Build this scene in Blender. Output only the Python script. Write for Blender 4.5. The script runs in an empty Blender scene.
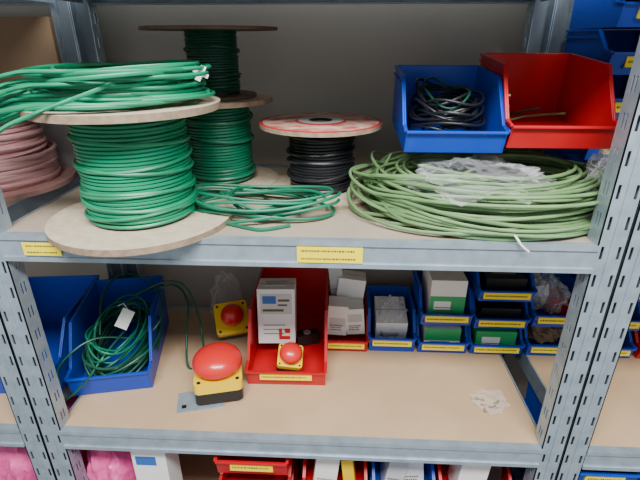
import bpy, math, random
from mathutils import Vector, Matrix, Euler, noise

# ---------------------------------------------------------------- materials
def mat(name, col, rough=0.5, metal=0.0, var=0.0, scale=20, col2=None, bump=0.0, bscale=80, spec=0.5, stretch=None, coat=0):
    m = bpy.data.materials.new(name); m.use_nodes = True
    nt = m.node_tree; p = nt.nodes['Principled BSDF']
    p.inputs['Roughness'].default_value = rough; p.inputs['Metallic'].default_value = metal
    p.inputs['Specular IOR Level'].default_value = spec
    if coat: p.inputs['Coat Weight'].default_value = coat
    tc = nt.nodes.new('ShaderNodeTexCoord'); mp = nt.nodes.new('ShaderNodeMapping')
    nt.links.new(tc.outputs['Object'], mp.inputs[0])
    if stretch: mp.inputs['Scale'].default_value = stretch
    if var > 0 or col2:
        n = nt.nodes.new('ShaderNodeTexNoise'); n.inputs['Scale'].default_value = scale; n.inputs['Detail'].default_value = 5
        nt.links.new(mp.outputs[0], n.inputs['Vector'])
        r = nt.nodes.new('ShaderNodeValToRGB')
        c2 = col2 or tuple(c*(1-var) for c in col)
        r.color_ramp.elements[0].position = 0.35; r.color_ramp.elements[1].position = 0.65
        r.color_ramp.elements[0].color = (*c2, 1); r.color_ramp.elements[1].color = (*col, 1)
        nt.links.new(n.outputs['Fac'], r.inputs[0]); nt.links.new(r.outputs[0], p.inputs['Base Color'])
    else:
        p.inputs['Base Color'].default_value = (*col, 1)
    if bump > 0:
        n2 = nt.nodes.new('ShaderNodeTexNoise'); n2.inputs['Scale'].default_value = bscale
        nt.links.new(mp.outputs[0], n2.inputs['Vector'])
        b = nt.nodes.new('ShaderNodeBump'); b.inputs['Strength'].default_value = bump; b.inputs['Distance'].default_value = 0.002
        nt.links.new(n2.outputs['Fac'], b.inputs['Height']); nt.links.new(b.outputs[0], p.inputs['Normal'])
    return m

def film(name, col=(0.9,0.92,0.95), lo=0.06, hi=0.55):
    m = bpy.data.materials.new(name); m.use_nodes = True
    nt = m.node_tree; p = nt.nodes['Principled BSDF']; out = nt.nodes['Material Output']
    p.inputs['Base Color'].default_value = (*col, 1); p.inputs['Roughness'].default_value = 0.10
    tr = nt.nodes.new('ShaderNodeBsdfTransparent'); mx = nt.nodes.new('ShaderNodeMixShader')
    lw = nt.nodes.new('ShaderNodeLayerWeight'); lw.inputs[0].default_value = 0.25
    mr = nt.nodes.new('ShaderNodeMapRange'); mr.inputs[3].default_value = lo; mr.inputs[4].default_value = hi
    nt.links.new(lw.outputs['Facing'], mr.inputs[0])
    nt.links.new(mr.outputs[0], mx.inputs[0]); nt.links.new(tr.outputs[0], mx.inputs[1]); nt.links.new(p.outputs[0], mx.inputs[2])
    nt.links.new(mx.outputs[0], out.inputs[0])
    return m

STEEL = mat('galvanised_steel', (0.41,0.50,0.57), 0.38, 0.5, col2=(0.32,0.40,0.46), scale=35, bump=0.05)
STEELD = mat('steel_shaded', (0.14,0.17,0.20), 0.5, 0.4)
DECKU = mat('deck_board_grey_tan', (0.40,0.33,0.25), 0.6, col2=(0.34,0.28,0.215), scale=9, bump=0.1)
DECKL = mat('deck_board_tan', (0.54,0.375,0.225), 0.5, col2=(0.48,0.33,0.195), scale=7, bump=0.1)
WALL = mat('wall_paint', (0.45,0.42,0.37), 0.8, col2=(0.41,0.38,0.335), scale=3, bump=0.1)
FLOOR = mat('floor_grey', (0.25,0.24,0.23), 0.6, var=0.2, scale=6)
BLUE = mat('blue_plastic', (0.004,0.055,0.48), 0.35, var=0.15, scale=6)
RED = mat('red_plastic', (0.54,0.006,0.012), 0.35, var=0.15, scale=6)
YEL = mat('yellow_label', (0.95,0.76,0.005), 0.5)
INK = mat('label_ink', (0.10,0.09,0.03), 0.6)
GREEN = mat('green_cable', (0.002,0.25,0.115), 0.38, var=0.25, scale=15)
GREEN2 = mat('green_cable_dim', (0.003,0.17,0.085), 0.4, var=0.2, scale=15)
DGREEN = mat('dark_green_cable', (0.005,0.08,0.042), 0.4, var=0.2, scale=15)
PGREEN = mat('pale_green_cable', (0.165,0.29,0.12), 0.5, col2=(0.11,0.21,0.08), scale=15)
PINK = mat('pink_cable', (0.78,0.43,0.44), 0.45, var=0.15, scale=15)
BLACK = mat('black_plastic', (0.010,0.011,0.013), 0.38)
WOOD = mat('spool_chipboard', (0.56,0.48,0.36), 0.7, col2=(0.46,0.38,0.27), scale=60, bump=0.2)
WOODE = mat('spool_edge', (0.33,0.24,0.16), 0.8, var=0.3, scale=90)
WOODP = mat('pink_spool_board', (0.62,0.34,0.30), 0.7, var=0.2, scale=50)
BRN = mat('brown_spool_board', (0.16,0.09,0.055), 0.6, var=0.3, scale=50)
REDP = mat('printed_red_flange', (0.44,0.05,0.045), 0.5, col2=(0.60,0.46,0.37), scale=34)
REDE = mat('red_flange_rim', (0.40,0.03,0.025), 0.5)
SILV = mat('silver_hub', (0.55,0.56,0.52), 0.4, 0.3, var=0.2)
WHITE = mat('white_card', (0.82,0.82,0.80), 0.6, var=0.05)
LGREY = mat('light_grey_card', (0.56,0.56,0.57), 0.6, var=0.1)
CBOX = mat('brown_cardboard', (0.30,0.20,0.12), 0.8, col2=(0.26,0.17,0.10), scale=12)
GBOX = mat('green_print', (0.02,0.36,0.11), 0.5)
BPRT = mat('blue_print', (0.03,0.12,0.42), 0.5)
MUSH = mat('red_mushroom', (0.64,0.018,0.016), 0.3, coat=0.3)
EY = mat('estop_yellow', (0.86,0.58,0.005), 0.4)
PW = mat('pink_foil', (0.80,0.12,0.34), 0.35, col2=(0.64,0.06,0.25), scale=60)
FILM = film('clear_film',lo=0.03,hi=0.40); FILMW = film('milky_film', lo=0.14, hi=0.75)

# ---------------------------------------------------------------- mesh builder
class MB:
    def __init__(s): s.v=[]; s.f=[]; s.m=[]; s.M=Matrix()
    def add(s, vs, fs, mi=0):
        b=len(s.v); s.v += [tuple(s.M @ Vector(p)) for p in vs]
        for f in fs: s.f.append([b+i for i in f]); s.m.append(mi)
    def box(s,x0,x1,y0,y1,z0,z1,mi=0):
        s.add([(x0,y0,z0),(x1,y0,z0),(x1,y1,z0),(x0,y1,z0),(x0,y0,z1),(x1,y0,z1),(x1,y1,z1),(x0,y1,z1)],
              [(0,3,2,1),(4,5,6,7),(0,1,5,4),(1,2,6,5),(2,3,7,6),(3,0,4,7)],mi)
    def prism(s,poly,x0,x1,mi=0):
        n=len(poly)
        s.add([(x0,y,z) for y,z in poly]+[(x1,y,z) for y,z in poly],
              [tuple(range(n)),tuple(range(2*n-1,n-1,-1))]+[(i,n+i,n+(i+1)%n,(i+1)%n) for i in range(n)],mi)
    def lathe(s,prof,mi=0,seg=48,c=(0,0,0)):
        n=len(prof); vs=[]
        for i in range(seg):
            a=2*math.pi*i/seg
            for r,z in prof: vs.append((c[0]+r*math.cos(a),c[1]+r*math.sin(a),c[2]+z))
        b=len(s.v); s.v += [tuple(s.M @ Vector(p)) for p in vs]
        for i in range(seg):
            k=(i+1)%seg
            for j in range(n-1):
                mm = mi[j] if isinstance(mi,(list,tuple)) else mi
                s.f.append([b+i*n+j,b+k*n+j,b+k*n+j+1,b+i*n+j+1]); s.m.append(mm)
    def tube(s,pts,r,mi=0,sides=6,closed=False):
        n=len(pts); pts=[Vector(p) for p in pts]; vs=[]; prev=None
        for i,p in enumerate(pts):
            if closed: t=pts[(i+1)%n]-pts[i-1]
            else: t=pts[min(i+1,n-1)]-pts[max(i-1,0)]
            if t.length<1e-9: t=Vector((1,0,0))
            t.normalize()
            if prev is None:
                up=Vector((0,0,1)) if abs(t.z)<0.9 else Vector((1,0,0)); a=t.cross(up).normalized()
            else:
                a=prev-t*prev.dot(t)
                a = a.normalized() if a.length>1e-6 else t.orthogonal().normalized()
            prev=a; b=t.cross(a)
            for k in range(sides):
                q=2*math.pi*k/sides; vs.append(p+a*(r*math.cos(q))+b*(r*math.sin(q)))
        fs=[]
        for i in range(n if closed else n-1):
            j=(i+1)%n
            for k in range(sides):
                l=(k+1)%sides; fs.append((i*sides+k,i*sides+l,j*sides+l,j*sides+k))
        if not closed:
            fs.append(tuple(range(sides-1,-1,-1))); fs.append(tuple((n-1)*sides+k for k in range(sides)))
        s.add(vs,fs,mi)
    def obj(s,name,mats,loc=(0,0,0),rot=(0,0,0),smooth=35,bevel=0,parent=None):
        me=bpy.data.meshes.new(name); me.from_pydata(s.v,[],s.f); me.update()
        for m in mats: me.materials.append(m)
        me.polygons.foreach_set('material_index',s.m)
        if smooth:
            me.polygons.foreach_set('use_smooth',[True]*len(s.f)); me.set_sharp_from_angle(angle=math.radians(smooth))
        ob=bpy.data.objects.new(name,me); bpy.context.collection.objects.link(ob)
        ob.location=loc; ob.rotation_euler=rot
        if bevel:
            b=ob.modifiers.new('bevel','BEVEL'); b.width=bevel; b.segments=2; b.limit_method='ANGLE'
        if parent: ob.parent=parent
        return ob

def sm(a,b,t):
    t=(1-math.cos(math.pi*t))/2; return a+(b-a)*t
def coil(c,rx,ry,turns,jr=0.01,jc=0.008,z0=0,z1=0.03,seed=1,n=44,wave=0.003,start=0,zdip=None,order='rand',shrink=0):
    R=random.Random(seed); K=[]
    T=int(math.ceil(turns))+2
    for i in range(T):
        f=i/max(T-1,1); zz = z0+(z1-z0)*(f if order=='up' else R.random())
        K.append((R.uniform(-jc,jc),R.uniform(-jc,jc),R.uniform(-jr,jr)-shrink*(zz-z0),R.uniform(-jr,jr)-shrink*(zz-z0),zz,R.uniform(0,6.28)))
    pts=[]
    for i in range(int(turns*n)+1):
        u=i/n; k=int(u); t=u-k; A,B=K[k],K[k+1]
        dx,dy,da,db,z,ph=[sm(A[q],B[q],t) for q in range(6)]
        th=start+2*math.pi*u
        x=c[0]+dx+(rx+da)*math.cos(th); y=c[1]+dy+(ry+db)*math.sin(th)
        zz=c[2]+z+wave*math.sin(2*th+A[5])*min(1,4*t*(1-t))
        if zdip: zz=zdip(x,y,zz)
        pts.append(Vector((x,y,max(zz,0.003) if not zdip else zz)))
    return pts
def spline(P,n=10):
    P=[Vector(p) for p in P]; P=[P[0]*2-P[1]]+P+[P[-1]*2-P[-2]]; o=[]
    for i in range(1,len(P)-2):
        a,b,c,d=P[i-1:i+3]
        for k in range(n):
            t=k/n; o.append(0.5*((2*b)+(-a+c)*t+(2*a-5*b+4*c-d)*t*t+(-a+3*b-3*c+d)*t**3))
    o.append(P[-2]); return o

# ---------------------------------------------------------------- room
W=MB(); W.box(-3,3,0.53,0.63,0,2.9,0); W.obj('wall_back',[WALL],smooth=0)
W=MB(); W.box(-3,3,-3,0.63,-0.1,0,0); W.obj('floor',[FLOOR],smooth=0)

# ---------------------------------------------------------------- shelving
Z1,Z2,Z3,Z0=1.25,0.813,0.376,1.663
XL,XR,PW_,D=-0.607,0.447,0.043,0.47
def slotstrip(mb,x0,x1,y,z0,z1,pitch=0.05,t=0.0018,axis='x',mi=0,frac=(0.14,0.25,0.75,0.86)):
    w=x1-x0; cols=[x0]+[x0+w*f for f in frac]+[x1]
    n=int((z1-z0)/pitch)
    def q(a,b,c,d):
        if axis=='x': mb.box(a,b,y,y+t,c,d,mi)
        else: mb.box(y,y+t,a,b,c,d,mi)
    q(cols[0],cols[1],z0,z1); q(cols[2],cols[3],z0,z1); q(cols[4],cols[5],z0,z1)
    for i in range(n):
        a=z0+i*pitch
        q(cols[1],cols[2],a,a+pitch*0.55)
        q(cols[3],cols[4],a,a+pitch*0.55)
def unit(x0,x1,upper_deck=DECKU):
    mb=MB()
    H=2.05
    for xs in (x0+0.001,x1-PW_-0.001):
        for ys,fy in ((0.0,-1),(D,1)):
            slotstrip(mb,xs,xs+PW_,ys,0,H)
            mb.box(xs+PW_*0.44,xs+PW_*0.56,min(ys,ys+fy*0.002),max(ys,ys+fy*0.002),0,H,0)
            dy0,dy1=(ys,ys+0.035) if fy<0 else (ys-0.035,ys+0.002)
            for xx in (xs,xs+PW_-0.0018):
                slotstrip(mb,dy0,dy1,xx,0,H,axis='y',frac=(0.38,0.5,0.62,0.74))
            yb=ys+0.012 if fy<0 else ys-0.012
            mb.box(xs+0.002,xs+PW_-0.002,yb,yb+0.001,0,H,2)  # dark plate added behind the slots, its colour standing in for shade inside
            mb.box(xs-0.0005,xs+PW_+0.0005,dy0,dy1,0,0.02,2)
    for z,mi in ((Z0,1),(Z1,1),(Z2,3),(Z3,3)):
        a,b=x0+PW_,x1-PW_
        for yb,s in ((-0.001,1),(D+0.001,-1)):
            y1=yb+s*0.0025
            lo,hi=min(yb,y1),max(yb,y1)
            mb.box(a,b,lo,hi,z-0.040,z-0.002,0)
            mb.box(a,b,min(yb-s*0.003,yb),max(yb-s*0.003,yb),z-0.007,z+0.002,0)
            mb.box(a,b,min(yb-s*0.003,yb),max(yb-s*0.003,yb),z-0.046,z-0.038,0)
            mb.box(a,b,min(yb,yb+s*0.02),max(yb,yb+s*0.02),z-0.046,z-0.0435,0)
            mb.box(a,b,min(yb,yb+s*0.014),max(yb,yb+s*0.014),z-0.002,z+0.001,0)
        for xx in (a-0.012,b+0.009):
            mb.box(xx,xx+0.003,0.035,D-0.035,z-0.045,z+0.001,0)
        mb.box(a-0.008,b+0.008,0.012,D-0.012,z-0.009,z,mi)
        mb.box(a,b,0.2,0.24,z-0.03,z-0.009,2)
    return mb.obj('shelving_unit',[STEEL,upper_deck,STEELD,DECKL],smooth=0)
WD=XR-XL
unit(XL,XR); unit(XL-WD,XL); unit(XR,XR+WD)

def label(name,x,z,w,h,y=-0.0055,rows=2,seed=0,rz=0):
    mb=MB(); R=random.Random(seed)
    mb.box(-w/2,w/2,0,0.001,-h/2,h/2,0)
    for r in range(rows):
        zc=h/2-(r+0.5)*h/rows; xx=-w/2+0.006
        while xx<w/2*0.75:
            l=R.uniform(0.001,0.004); mb.box(xx,xx+l,-0.0003,0,zc-h/rows*0.11,zc+h/rows*0.11,1); xx+=l+0.0012
    return mb.obj(name,[YEL,INK],loc=(x,y,z),rot=(0,rz,0),smooth=0)
label('shelf_label',-0.015,1.228,0.106,0.028,rows=2,seed=1)
label('shelf_label',-0.492,1.228,0.064,0.023,rows=2,seed=2)

# ---------------------------------------------------------------- storage bins
def bin_(loc,w,d,h,col,rz=0,rx=0,lip=0.42,lw=0.6,labels=True,seed=0,name='storage_bin',t=0.003,lh=0.016,cut=0.30):
    mb=MB(); L=h*lip; fl=0.006
    for sx in (-1,1):
        xo,xi=sx*w/2,sx*(w/2-t)
        a,b=min(xo,xi),max(xo,xi)
        mb.prism([(0.006,0),(-0.004,L),(d*0.10,L+0.004),(d*cut,h),(d,h),(d-0.004,0)],a,b,0)
        e0,e1=min(sx*w/2,sx*(w/2+fl*0.6)),max(sx*w/2,sx*(w/2+fl*0.6))
        mb.box(e0,e1,d*cut,d,h-0.004,h,0); mb.box(e0,e1,d*cut,d,h-0.016,h-0.013,0)
        mb.prism([(d*0.10,L+0.004),(d*cut,h),(d*cut,h-0.006),(d*0.11,L-0.001)],e0,e1,0)
        mb.prism([(-0.004,L-0.002),(-0.004,L+0.002),(d*0.10,L+0.004),(d*0.10,L)],e0,e1,0)
    mb.box(-w/2+t,w/2-t,0.006,d-0.004,0,t,0)
    mb.prism([(d-0.004-t,0),(d-t,h),(d,h),(d-0.004,0)],-w/2+t,w/2-t,0)
    mb.box(-w/2,w/2,d,d+fl*0.6,h-0.004,h,0)
    mb.prism([(0.006,0),(-0.004,L),(-0.004+t,L),(0.006+t,0)],-w/2+t,w/2-t,0)
    mb.box(-w/2,w/2,-0.008,-0.003,L-0.004,L,0)
    if labels:
        zc=L-0.005-lh*0.62; yf=-0.0035+(L-zc)/L*0.010*0.9
        lx=w*lw/2
        mb.box(-lx-0.003,lx+0.003,yf-0.003,yf+0.004,zc-lh/2-0.002,zc-lh/2,0)
        mb.box(-lx,lx,yf-0.0035,yf+0.001,zc-lh/2,zc+lh/2,1)
        R=random.Random(seed); xx=-lx+0.004
        while xx<lx*0.8:
            l=R.uniform(0.001,0.004); mb.box(xx,xx+l,yf-0.0038,yf-0.0034,zc-lh*0.12,zc+lh*0.12,2); xx+=l+0.0012
    return mb.obj(name,[col,YEL,INK],loc=loc,rot=(rx,0,rz),smooth=0,bevel=0.0008)

def carton(loc,w,d,h,base=WHITE,prints=(),rz=0,rx=0,ry=0,name='brown_panel',seed=0):
    mb=MB(); mb.box(-w/2,w/2,0,d,0,h,0)
    mats=[base,INK]
    for q,(fx,x0,x1,z0,z1,m) in enumerate(prints):
        e=0.0005+0.0002*q
        if m not in mats: mats.append(m)
        i=mats.index(m)
        if fx=='f': mb.box(-w/2+x0*w,-w/2+x1*w,-e,0,z0*h,z1*h,i)
        else: mb.box(-w/2+x0*w,-w/2+x1*w,z0*d,z1*d,h,h+e,i)
    R=random.Random(seed)
    for k in range(3):
        xx=-w/2+w*0.15
        while xx<w*0.2:
            l=R.uniform(0.002,0.005); mb.box(xx,xx+l,-0.0018,-0.0004,h*(0.18+0.08*k),h*(0.18+0.08*k)+0.002,1); xx+=l+0.0015
    mb.box(-w/2,w/2,d*0.48,d*0.5,h,h+0.0004,1) if w>0.06 else None
    return mb.obj(name,mats,loc=loc,rot=(rx,ry,rz),smooth=0,bevel=0.0004)

# ---------------------------------------------------------------- spools
def spool(loc,rf,h,rw,cable,flange,edge,cr=0.0026,th=0.009,seed=0,top=True,bottom=True,wf=1.0,topmats=None,topprof=None,name='cable_spool',loose=5,sag=0.0,rft=None):
    mb=MB(); R=random.Random(seed)
    rft=rft or rf
    if bottom: mb.lathe([(0.018,0),(rf,0),(rf,th),(0.018,th),(0.018,0)],[1,2,1,1],64)
    if top:
        mb.lathe([(0.018,h-th),(rft,h-th),(rft,h)],[1,2],64)
        if topprof: mb.lathe([(r,h+z) for r,z in topprof],topmats,64)
        else: mb.lathe([(rft,h),(0.018,h),(0.018,h-th)],[1,1],64)
    mb.lathe([(0.018,th*0.5),(0.018,h-0.001)],2,24)
    mb.lathe([(rw-cr*2.2,th),(rw-cr*2.2,h-th)],3,40)
    hh=(h-2*th)*wf; turns=hh/(2*cr*1.02); pts=[]; n=40
    for i in range(int(turns*n)):
        u=i/n; a=2*math.pi*u; z=th+cr+hh*u/turns
        k=u/turns
        rr=rw-cr+sag*math.sin(math.pi*k)+0.0032*noise.noise(Vector((u*0.9,seed,0)))+0.0012*math.sin(a*1.0+seed)
        pts.append((rr*math.cos(a),rr*math.sin(a),z+0.0015*noise.noise(Vector((a*0.7,seed,3)))))
    mb.tube(pts,cr,0,6)
    for k in range(loose):
        zc=R.uniform(th+0.02,h-th-0.02); tl=R.uniform(0.003,0.010); ph=R.uniform(0,6.28)
        mb.tube([((rw+cr*0.8+sag*0.7)*math.cos(q*math.pi/24),(rw+cr*0.8+sag*0.7)*math.sin(q*math.pi/24),zc+tl*math.sin(q*math.pi/24+ph)) for q in range(48)],cr,0,6,True)
    mats=[cable,flange,edge,BLACK,REDP,REDE,SILV]
    return mb.obj(name,mats,loc=loc,smooth=50)

SX,SY,SH=-0.350,0.085,0.203
spool((SX,SY,Z1),0.157,SH,0.090,GREEN,WOOD,WOODE,cr=0.0031,th=0.011,seed=3,loose=8,rft=0.150)
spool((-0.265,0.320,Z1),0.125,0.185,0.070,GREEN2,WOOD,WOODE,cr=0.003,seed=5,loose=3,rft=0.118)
spool((-0.265,0.320,Z1+0.186),0.085,0.132,0.052,DGREEN,BRN,BRN,cr=0.0024,th=0.006,seed=6,loose=2,rft=0.134)
spool((-0.042,0.265,Z1),0.127,0.145,0.066,BLACK,WOOD,WOODE,cr=0.003,th=0.008,seed=8,loose=4,rft=0.123,
      topprof=[(0.123,0),(0.116,0.001),(0.052,0.001),(0.046,0.003),(0.024,0.003),(0.018,-0.006)],topmats=[5,4,5,6,3])
spool((-0.775,0.28,Z1),0.165,0.155,0.110,PINK,WOODP,WOODP,cr=0.0045,th=0.010,seed=9,loose=5,sag=0.005,rft=0.125)
mb=MB()
for k in range(9):
    mb.tube(coil((0,0,0),0.130+0.005*(k%3),0.130,1,0.006,0.006,0.014+0.007*k,0.016+0.007*k,seed=k+40)[:-1],0.0045,0,6,True)
mb.obj('pink_cable_coil',[PINK],loc=(-0.775,0.28,Z1),smooth=60)

# ---------------------------------------------------------------- loose coils
TOP1=Z1+SH
def dip(x,y,z):
    e=math.hypot(x,y)-0.152
    return z-(max(0,e)**1.1)*0.75 if e>0 else z
mb=MB()
mb.tube(coil((-0.005,-0.01,0.003),0.125,0.100,12,0.022,0.012,0.004,0.050,seed=11,zdip=dip),0.0031,0)
mb.tube(coil((-0.055,-0.01,0.003),0.165,0.115,8,0.022,0.020,0.004,0.055,seed=12,zdip=dip),0.0031,0)
mb.tube(coil((-0.080,-0.015,0.003),0.190,0.105,6,0.03,0.02,0.004,0.045,seed=13,zdip=dip),0.0031,0)
mb.tube(coil((0.0,0.01,0.003),0.105,0.080,7,0.02,0.010,0.02,0.055,seed=14),0.0031,0)
mb.tube(spline([(0.06,-0.09,0.05),(0.02,-0.125,0.03),(-0.05,-0.155,0.004),(-0.10,-0.168,-0.02),(-0.13,-0.165,-0.06)]),0.0031,0)
mb.obj('green_cable_coil',[GREEN],loc=(SX,SY,TOP1),smooth=60)

mb=MB()
mb.tube(coil((0,0,0.004),0.125,0.072,7,0.026,0.020,0,0.035,seed=21,wave=0.009),0.0030,0)
mb.tube(coil((0.035,0.0,0.004),0.085,0.055,2,0.02,0.018,0,0.035,seed=22,wave=0.009),0.0030,0)
mb.tube(spline([(-0.11,-0.02,0.012),(-0.07,-0.05,0.006),(0.0,-0.085,0.004),(0.03,-0.09,0.004),(0.07,-0.07,0.004)]),0.0030,0)
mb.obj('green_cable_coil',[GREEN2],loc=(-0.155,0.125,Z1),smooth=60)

mb=MB()
mb.tube(coil((0.0,0.0,0.004),0.208,0.146,28,0.022,0.012,0.0,0.080,seed=31,wave=0.006,shrink=0.12),0.0032,0)
mb.tube(coil((0.01,0.0,0.004),0.182,0.120,20,0.030,0.014,0.01,0.088,seed=32,wave=0.006,shrink=0.12),0.0032,0)
mb.tube(coil((-0.030,0.015,0.004),0.200,0.135,9,0.032,0.024,0.0,0.085,seed=33,wave=0.014),0.0032,0)
mb.tube(coil((-0.09,0.07,0.004),0.12,0.10,5,0.03,0.024,0.0,0.08,seed=34,wave=0.02),0.0032,0)
mb.tube(spline([(-0.20,0.06,0.004),(-0.24,0.02,0.004),(-0.25,-0.02,0.004),(-0.22,-0.05,0.006),(-0.1,-0.12,0.02)]),0.0032,0)
mb.tube(spline([(0.16,-0.10,0.01),(0.05,-0.15,0.006),(-0.08,-0.145,0.006),(-0.18,-0.09,0.02),(-0.20,0.0,0.05),(-0.17,0.1,0.08)]),0.0032,0)
mb.tube(spline([(-0.19,-0.05,0.03),(-0.225,0.03,0.045),(-0.20,0.11,0.05),(-0.13,0.15,0.07)]),0.0032,0)
mb.obj('pale_green_cable_coil',[PGREEN],loc=(0.272,0.165,Z1),smooth=60)

# ---------------------------------------------------------------- plastic bags
def bag(name,loc,size,seed,m=FILM,rz=0,amp=0.35,sub=4,inner=None):
    import bmesh
    bm=bmesh.new(); bmesh.ops.create_icosphere(bm,subdivisions=sub,radius=1)
    for v in bm.verts:
        p=v.co.copy(); q=p*2.3+Vector((seed*3.1,0,0))
        r=1+amp*(noise.noise(q)+0.8*abs(noise.noise(q*2.3))-0.3+0.4*noise.noise(q*5))
        v.co=Vector((p.x*r*size[0],p.y*r*size[1],max(-0.75,p.z*r)*size[2]+0.75*size[2]))
    me=bpy.data.meshes.new(name); bm.to_mesh(me); bm.free()
    me.materials.append(m)
    for p in me.polygons: p.use_smooth=True
    me.set_sharp_from_angle(angle=math.radians(40))
    ob=bpy.data.objects.new(name,me); bpy.context.collection.objects.link(ob); ob.location=loc; ob.rotation_euler=(0,0,rz)
    return ob
bag('plastic_bag',(0.235,0.105,Z1+0.052),(0.110,0.085,0.032),2,sub=5)
bag('plastic_bag',(0.482,0.125,Z1),(0.050,0.065,0.080),4,m=FILMW,sub=5)
bag('packed_parts',(0.490,0.13,Z1+0.003),(0.030,0.045,0.035),5,m=CBOX,amp=0.3)

# ---------------------------------------------------------------- upper bins
bin_((0.188,0.100,Z1+0.120),0.164,0.22,0.110,BLUE,rx=math.radians(5),labels=False,lip=0.36,cut=0.40)
bin_((0.361,0.100,Z1+0.129),0.172,0.235,0.122,RED,rx=math.radians(5),labels=False,lip=0.33,cut=0.36)
mb=MB()
mb.tube(coil((0,0,0.0),0.056,0.070,9,0.012,0.006,0.006,0.06,seed=51,wave=0.012),0.0026,0)
mb.tube(coil((0,0.0,0.0),0.050,0.060,6,0.014,0.008,0.02,0.075,seed=52,wave=0.014),0.0026,0)
mb.tube(coil((0,0.0,0.0),0.048,0.060,1.5,0.014,0.008,0.05,0.075,seed=57,wave=0.014),0.0022,1)
mb.obj('black_cable_coil',[BLACK,DGREEN],loc=(0.188,0.205,Z1+0.138),rot=(math.radians(7),0,0),smooth=60)
mb=MB()
mb.tube(spline([(-0.078,-0.06,0.07),(-0.070,-0.02,0.03),(-0.04,0.02,0.008),(0.0,0.05,0.006),(0.04,0.05,0.01),(0.06,0.02,0.02)]),0.0022,1)
mb.tube(spline([(-0.073,-0.05,0.05),(-0.06,0.02,0.01),(-0.02,0.07,0.006),(0.03,0.06,0.02)]),0.0022,0)
mb.obj('green_wire_bundle',[DGREEN,PGREEN],loc=(0.361,0.22,Z1+0.146),rot=(math.radians(6),0,0),smooth=60)

for i in range(5):
    bin_((0.548,0.232,Z1+0.001+i*0.0785),0.142,0.190,0.077,BLUE,lw=0.62,seed=60+i,lip=0.50,lh=0.018)
    bin_((0.698,0.232,Z1+0.001+i*0.0785),0.142,0.190,0.077,BLUE,lw=0.62,seed=66+i,lip=0.50,lh=0.018)

carton((-0.90,0.425,Z1),0.50,0.035,0.15,base=LGREY,name='brown_panel',seed=3)
carton((-0.90,0.420,Z1+0.1515),0.50,0.04,0.19,base=CBOX,name='brown_panel',seed=4)  # thin brown panel filling the darker area behind the pink spool

# ---------------------------------------------------------------- lower shelf bins
bin_((-0.505,0.108,Z2+0.001),0.172,0.28,0.145,BLUE,rz=math.radians(12),labels=False,lip=0.38)
bin_((-0.715,0.095,Z2+0.001),0.185,0.29,0.145,BLUE,rz=math.radians(6),labels=False,lip=0.5)
mb=MB()
mb.tube(coil((0,0,0.0),0.062,0.096,10,0.012,0.010,0.0,0.06,seed=71,wave=0.012),0.0030,0)
mb.tube(coil((0.0,-0.01,0.0),0.068,0.095,9,0.016,0.012,0.03,0.085,seed=72,wave=0.02),0.0030,0)
mb.tube(coil((0.0,0.0,0.0),0.058,0.080,5,0.02,0.014,0.07,0.11,seed=73,wave=0.02),0.0024,1)
mb.obj('dark_green_cable_coil',[DGREEN,GREEN2],loc=(-0.520,0.232,Z2+0.022),rot=(math.radians(14),math.radians(4),0),smooth=60)
mb=MB()
mb.tube(spline([(-0.50,0.28,0.97),(-0.44,0.32,0.985),(-0.39,0.32,0.975),(-0.355,0.29,0.92),(-0.335,0.25,0.86),(-0.33,0.22,0.819),(-0.36,0.20,0.818),(-0.375,0.25,0.87),(-0.38,0.30,0.94),(-0.42,0.33,0.97),(-0.48,0.30,0.965)]),0.0028,0)
mb.tube(spline([(-0.48,0.20,0.90),(-0.55,0.15,0.93),(-0.60,0.10,0.90),(-0.606,0.085,0.85),(-0.60,0.06,0.825),(-0.55,0.085,0.86),(-0.52,0.13,0.90),(-0.50,0.20,0.92)]),0.0026,0)
mb.tube(spline([(-0.50,0.26,0.93),(-0.44,0.20,0.92),(-0.42,0.24,0.95),(-0.47,0.32,0.98),(-0.55,0.33,1.0),(-0.57,0.26,0.98),(-0.55,0.18,0.92)]),0.0026,0)
mb.obj('loose_green_cable',[DGREEN],smooth=60)
mb=MB(); mb.box(-0.014,0.014,-0.001,0.001,-0.022,0.022,0); mb.tube([(0,0,0.02),(-0.02,0.01,0.03),(-0.03,0.02,0.02)],0.001,0)
mb.obj('cable_tag',[WHITE],loc=(-0.488,0.19,0.960),rot=(math.radians(-35),math.radians(25),0),smooth=0)
mb=MB(); mb.box(-0.004,0.004,-0.001,0.001,-0.012,0.012,0); mb.box(-0.012,0.012,-0.0015,0.0015,-0.003,0.003,0)
mb.obj('cable_tag',[WHITE],loc=(-0.215,0.06,TOP1+0.045),rot=(math.radians(-25),math.radians(25),0),smooth=0)
mb=MB(); mb.tube(spline([(0,0.03,0.02),(0.004,-0.02,0.015),(0.012,-0.030,0.004),(0.024,-0.032,-0.006)]),0.0018,0)
mb.obj('cable_tie',[WHITE],loc=(0.270,0.02,Z1),smooth=60)

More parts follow.
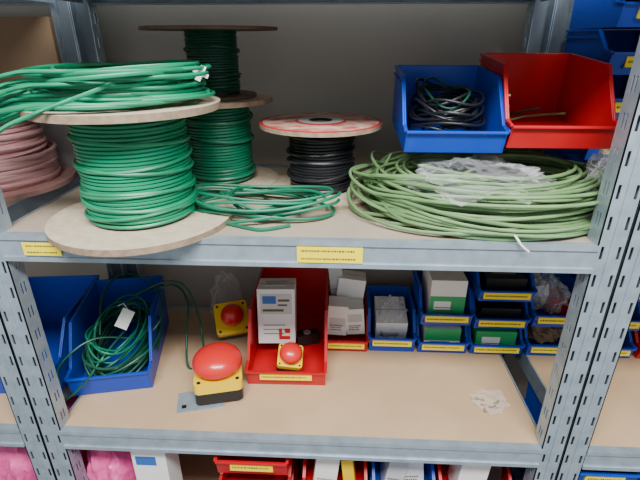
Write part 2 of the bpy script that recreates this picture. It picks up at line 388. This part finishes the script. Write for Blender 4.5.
# ---------------------------------------------------------------- emergency stops
def estop(loc,s=1.0,rot=(0,0,0),cap=1.0,name='emergency_stop_button'):
    mb=MB(); w=0.048*s; 
    def rbox(hw,hd,z0,z1,rad,mi):
        ring=[]
        for cx,cy,a0 in ((hw-rad,hd-rad,0),(-hw+rad,hd-rad,90),(-hw+rad,-hd+rad,180),(hw-rad,-hd+rad,270)):
            for k in range(6):
                a=math.radians(a0+k*18); ring.append((cx+rad*math.cos(a),cy+rad*math.sin(a)))
        n=len(ring)
        mb.add([(x,y,z0) for x,y in ring]+[(x,y,z1) for x,y in ring],[tuple(range(n-1,-1,-1)),tuple(range(n,2*n))]+[(i,(i+1)%n,n+(i+1)%n,n+i) for i in range(n)],mi)
    rbox(w,w*1.0,0,0.024*s,0.010*s,0)
    rbox(w*1.01,w*1.01,0.0245*s,0.046*s,0.011*s,1)
    for sx in (-1,1):
        for sy in (-1,1): mb.lathe([(0.0001,0.0475*s),(0.004*s,0.0475*s),(0.004*s,0.046*s)],0,12,(sx*w*0.8,sy*w*0.8,0))
    c=cap
    mb.lathe([(0.030*s,0.046*s),(0.030*s,0.052*s),(0.022*s,0.054*s)],1,40)
    mb.lathe([(0.018*s,0.052*s),(0.018*s,0.062*s)],0,32)
    R=0.047*s*c; z=0.058*s
    prof=[(0.016*s,z),(R*0.96,z),(R,z+0.004*s),(R,z+0.010*s)]
    for k in range(1,9):
        a=k*math.pi/16; prof.append((R*math.cos(a)+0.00001,z+0.010*s+0.030*s*math.sin(a)))
    mb.lathe(prof,2,48)
    return mb.obj(name,[BLACK,EY,MUSH],loc=loc,rot=rot,smooth=40,bevel=0)
estop((-0.266,0.135,Z2+0.006),1.07,rot=(math.radians(-3),0,math.radians(14)),cap=1.09)
estop((-0.285,0.345,Z2+0.040),0.88,rot=(math.radians(40),0,math.radians(20)),cap=0.70)
mb=MB(); mb.box(-0.05,0.05,-0.03,0.03,0,0.002,0); mb.box(-0.04,-0.03,-0.02,-0.01,0.002,0.0025,1)
mb.obj('mounting_plate',[STEEL,BLACK],loc=(-0.300,0.098,Z2+0.0005),rot=(0,0,math.radians(14)),smooth=0,bevel=0.0006)
bag('plastic_bag',(0.335,0.115,Z2),(0.035,0.028,0.014),9,amp=0.5)
bag('plastic_bag',(-0.31,0.40,Z2),(0.04,0.045,0.09),19,m=FILM,amp=0.3)

# red bin with box
bin_((-0.116,0.150,Z2+0.001),0.180,0.30,0.150,RED,rz=math.radians(1),lip=0.30,lw=0.66,seed=80,lh=0.017)
carton((-0.148,0.245,Z2+0.05),0.090,0.075,0.142,base=WHITE,rx=math.radians(-8),rz=math.radians(3),name='brown_panel',
       prints=[('f',0.08,0.92,0.55,0.92,LGREY),('f',0.14,0.5,0.74,0.88,BPRT),('f',0.55,0.86,0.78,0.82,INK),('f',0.55,0.80,0.70,0.73,INK),('f',0.14,0.7,0.60,0.64,INK),
               ('f',0.56,0.86,0.08,0.14,MUSH),('f',0.56,0.64,0.14,0.28,MUSH),('f',0.72,0.86,0.20,0.28,MUSH),('t',0.2,0.8,0.3,0.7,LGREY)],seed=5)
estop((-0.115,0.205,Z2+0.030),0.60,rot=(math.radians(25),math.radians(10),math.radians(5)),cap=0.95)
mb=MB(); mb.box(-0.03,0.03,0,0.03,0,0.03,0); mb.lathe([(0.001,0.032),(0.01,0.032),(0.01,0.03)],1,16,(0,0.015,0))
mb.obj('push_button_housing',[BLACK,SILV],loc=(-0.075,0.30,Z2+0.005),rot=(0,0,0.3),smooth=0,bevel=0.002)

def rowbin(x,y,w,levels,col,seed,d=0.165,h=0.082):
    for i in range(levels):
        bin_((x,y,Z2+0.001+i*(h+0.002)),w,d,h,col,seed=seed+i,lw=0.86,lip=0.46,lh=0.017)
y0=0.285
rowbin(0.022,y0-0.005,0.108,1,RED,100)
rowbin(0.138,y0,0.114,1,BLUE,110,h=0.10)
rowbin(0.266,y0,0.122,2,BLUE,120)
rowbin(0.400,y0,0.128,3,BLUE,130,h=0.076)
rowbin(0.537,y0,0.122,2,BLUE,140,h=0.085)
rowbin(0.672,y0,0.122,3,BLUE,150,h=0.08)
rowbin(0.81,y0,0.122,3,RED,160,h=0.08)
carton((-0.003,0.300,Z2+0.04),0.05,0.05,0.085,base=WHITE,ry=0.05,prints=[('f',0.1,0.9,0.3,0.6,LGREY)],seed=1)
carton((0.047,0.305,Z2+0.04),0.046,0.05,0.075,base=WHITE,ry=-0.08,prints=[('f',0.1,0.9,0.5,0.8,LGREY)],seed=2)
carton((0.022,0.36,Z2+0.05),0.07,0.05,0.12,base=WHITE,ry=0.12,seed=3)
carton((0.000,0.37,Z2+0.1),0.035,0.04,0.10,base=LGREY,ry=-0.1,seed=4)
bag('plastic_bag',(0.138,0.365,Z2+0.012),(0.045,0.058,0.055),12,m=FILMW,amp=0.25)
carton((0.138,0.32,Z2+0.02),0.08,0.10,0.055,base=WHITE,rx=0.2,seed=6)
carton((0.266,0.297,Z2+0.092),0.085,0.12,0.115,base=WHITE,prints=[('f',0.0,1,0.0,0.62,GBOX),('f',0.12,0.6,0.30,0.5,WHITE),('t',0,1,0.6,1,GBOX)],seed=7)
carton((0.266,0.300,Z2+0.008),0.09,0.12,0.06,base=WHITE,prints=[('f',0.0,1,0.4,1,GBOX)],seed=8)
carton((0.400,0.300,Z2+0.008),0.10,0.12,0.055,base=GBOX,prints=[('f',0.15,0.6,0.3,0.7,WHITE)],seed=9)
carton((0.400,0.300,Z2+0.086),0.095,0.12,0.045,base=BLACK,seed=10)
carton((0.400,0.300,Z2+0.164),0.095,0.12,0.050,base=BLACK,prints=[('t',0.2,0.8,0.2,0.8,CBOX)],seed=11)
bag('packed_parts',(0.537,0.37,Z2+0.012),(0.048,0.055,0.03),13,m=CBOX,amp=0.4)
bag('plastic_bag',(0.537,0.37,Z2+0.10),(0.045,0.055,0.05),14,m=FILMW,amp=0.4)
carton((0.552,0.34,Z2+0.094),0.05,0.07,0.04,base=RED,ry=0.2,seed=12)
carton((0.520,0.36,Z2+0.094),0.05,0.07,0.07,base=WHITE,ry=-0.2,seed=13)

# ---------------------------------------------------------------- bottom shelf
def stack(x,y,w,col,seed,n=4,h=0.078,top=True):
    for i in range(n):
        bin_((x,y,Z3+0.001+i*0.080),w,0.25,h,col,seed=seed+i,lw=0.6,lip=0.6,lh=0.02)
stack(-0.175,0.005,0.150,RED,200,n=5)
stack(0.000,0.005,0.135,RED,210,n=4)
stack(0.150,0.005,0.130,BLUE,220,n=4)
stack(0.305,0.005,0.15,RED,230,n=4)
stack(0.55,0.012,0.13,BLUE,240,n=5)
stack(0.70,0.012,0.13,BLUE,250,n=5)
zc=Z3+0.249
carton((-0.025,0.03,zc),0.05,0.07,0.120,base=WHITE,ry=0.1,seed=21)
carton((0.015,0.09,zc),0.06,0.07,0.115,base=BLACK,seed=22)
carton((0.035,0.03,zc),0.025,0.06,0.100,base=EY,ry=-0.1,seed=23)
carton((0.125,0.04,zc),0.04,0.06,0.11,base=LGREY,ry=0.15,seed=24)
carton((0.175,0.05,zc),0.05,0.06,0.105,base=WHITE,ry=-0.1,prints=[('t',0.1,0.9,0.1,0.9,GBOX)],seed=25)
carton((0.290,0.03,zc),0.06,0.06,0.11,base=WHITE,ry=0.08,seed=26)
carton((0.345,0.04,zc),0.04,0.06,0.105,base=BLACK,ry=-0.1,seed=27)
carton((-0.402,0.02,Z3+0.001),0.075,0.06,0.370,base=WHITE,name='brown_panel',prints=[('f',0.1,0.7,0.87,0.94,BPRT),('f',0.12,0.9,0.3,0.6,LGREY)],seed=28)
bag('bubble_wrap_roll',(-0.525,0.18,Z3+0.001),(0.078,0.17,0.225),15,m=PW,amp=0.12,sub=5)
bag('bubble_wrap_roll',(-0.76,0.18,Z3+0.001),(0.12,0.17,0.225),16,m=PW,amp=0.12,sub=5)

# ---------------------------------------------------------------- light and camera
def area(name,loc,rot,sx,sy,e,col=(1,1,1)):
    l=bpy.data.lights.new(name,'AREA'); l.shape='RECTANGLE'; l.size=sx; l.size_y=sy; l.energy=e; l.color=col
    o=bpy.data.objects.new(name,l); bpy.context.collection.objects.link(o); o.location=loc; o.rotation_euler=rot
area('ceiling_light',(0.1,-1.0,2.55),(math.radians(29),0,0),1.6,0.3,92,(1,0.99,0.98))
w=bpy.data.worlds.new('world'); bpy.context.scene.world=w; w.use_nodes=True
w.node_tree.nodes['Background'].inputs[0].default_value=(0.90,0.96,1,1); w.node_tree.nodes['Background'].inputs[1].default_value=0.66
cam=bpy.data.cameras.new('camera'); cam.lens=36*450/640; cam.sensor_width=36; cam.clip_start=0.01
co=bpy.data.objects.new('camera',cam); bpy.context.collection.objects.link(co)
co.location=(0,-0.657,1.545); co.rotation_euler=(math.radians(66),0,math.radians(2.7)); bpy.context.scene.camera=co
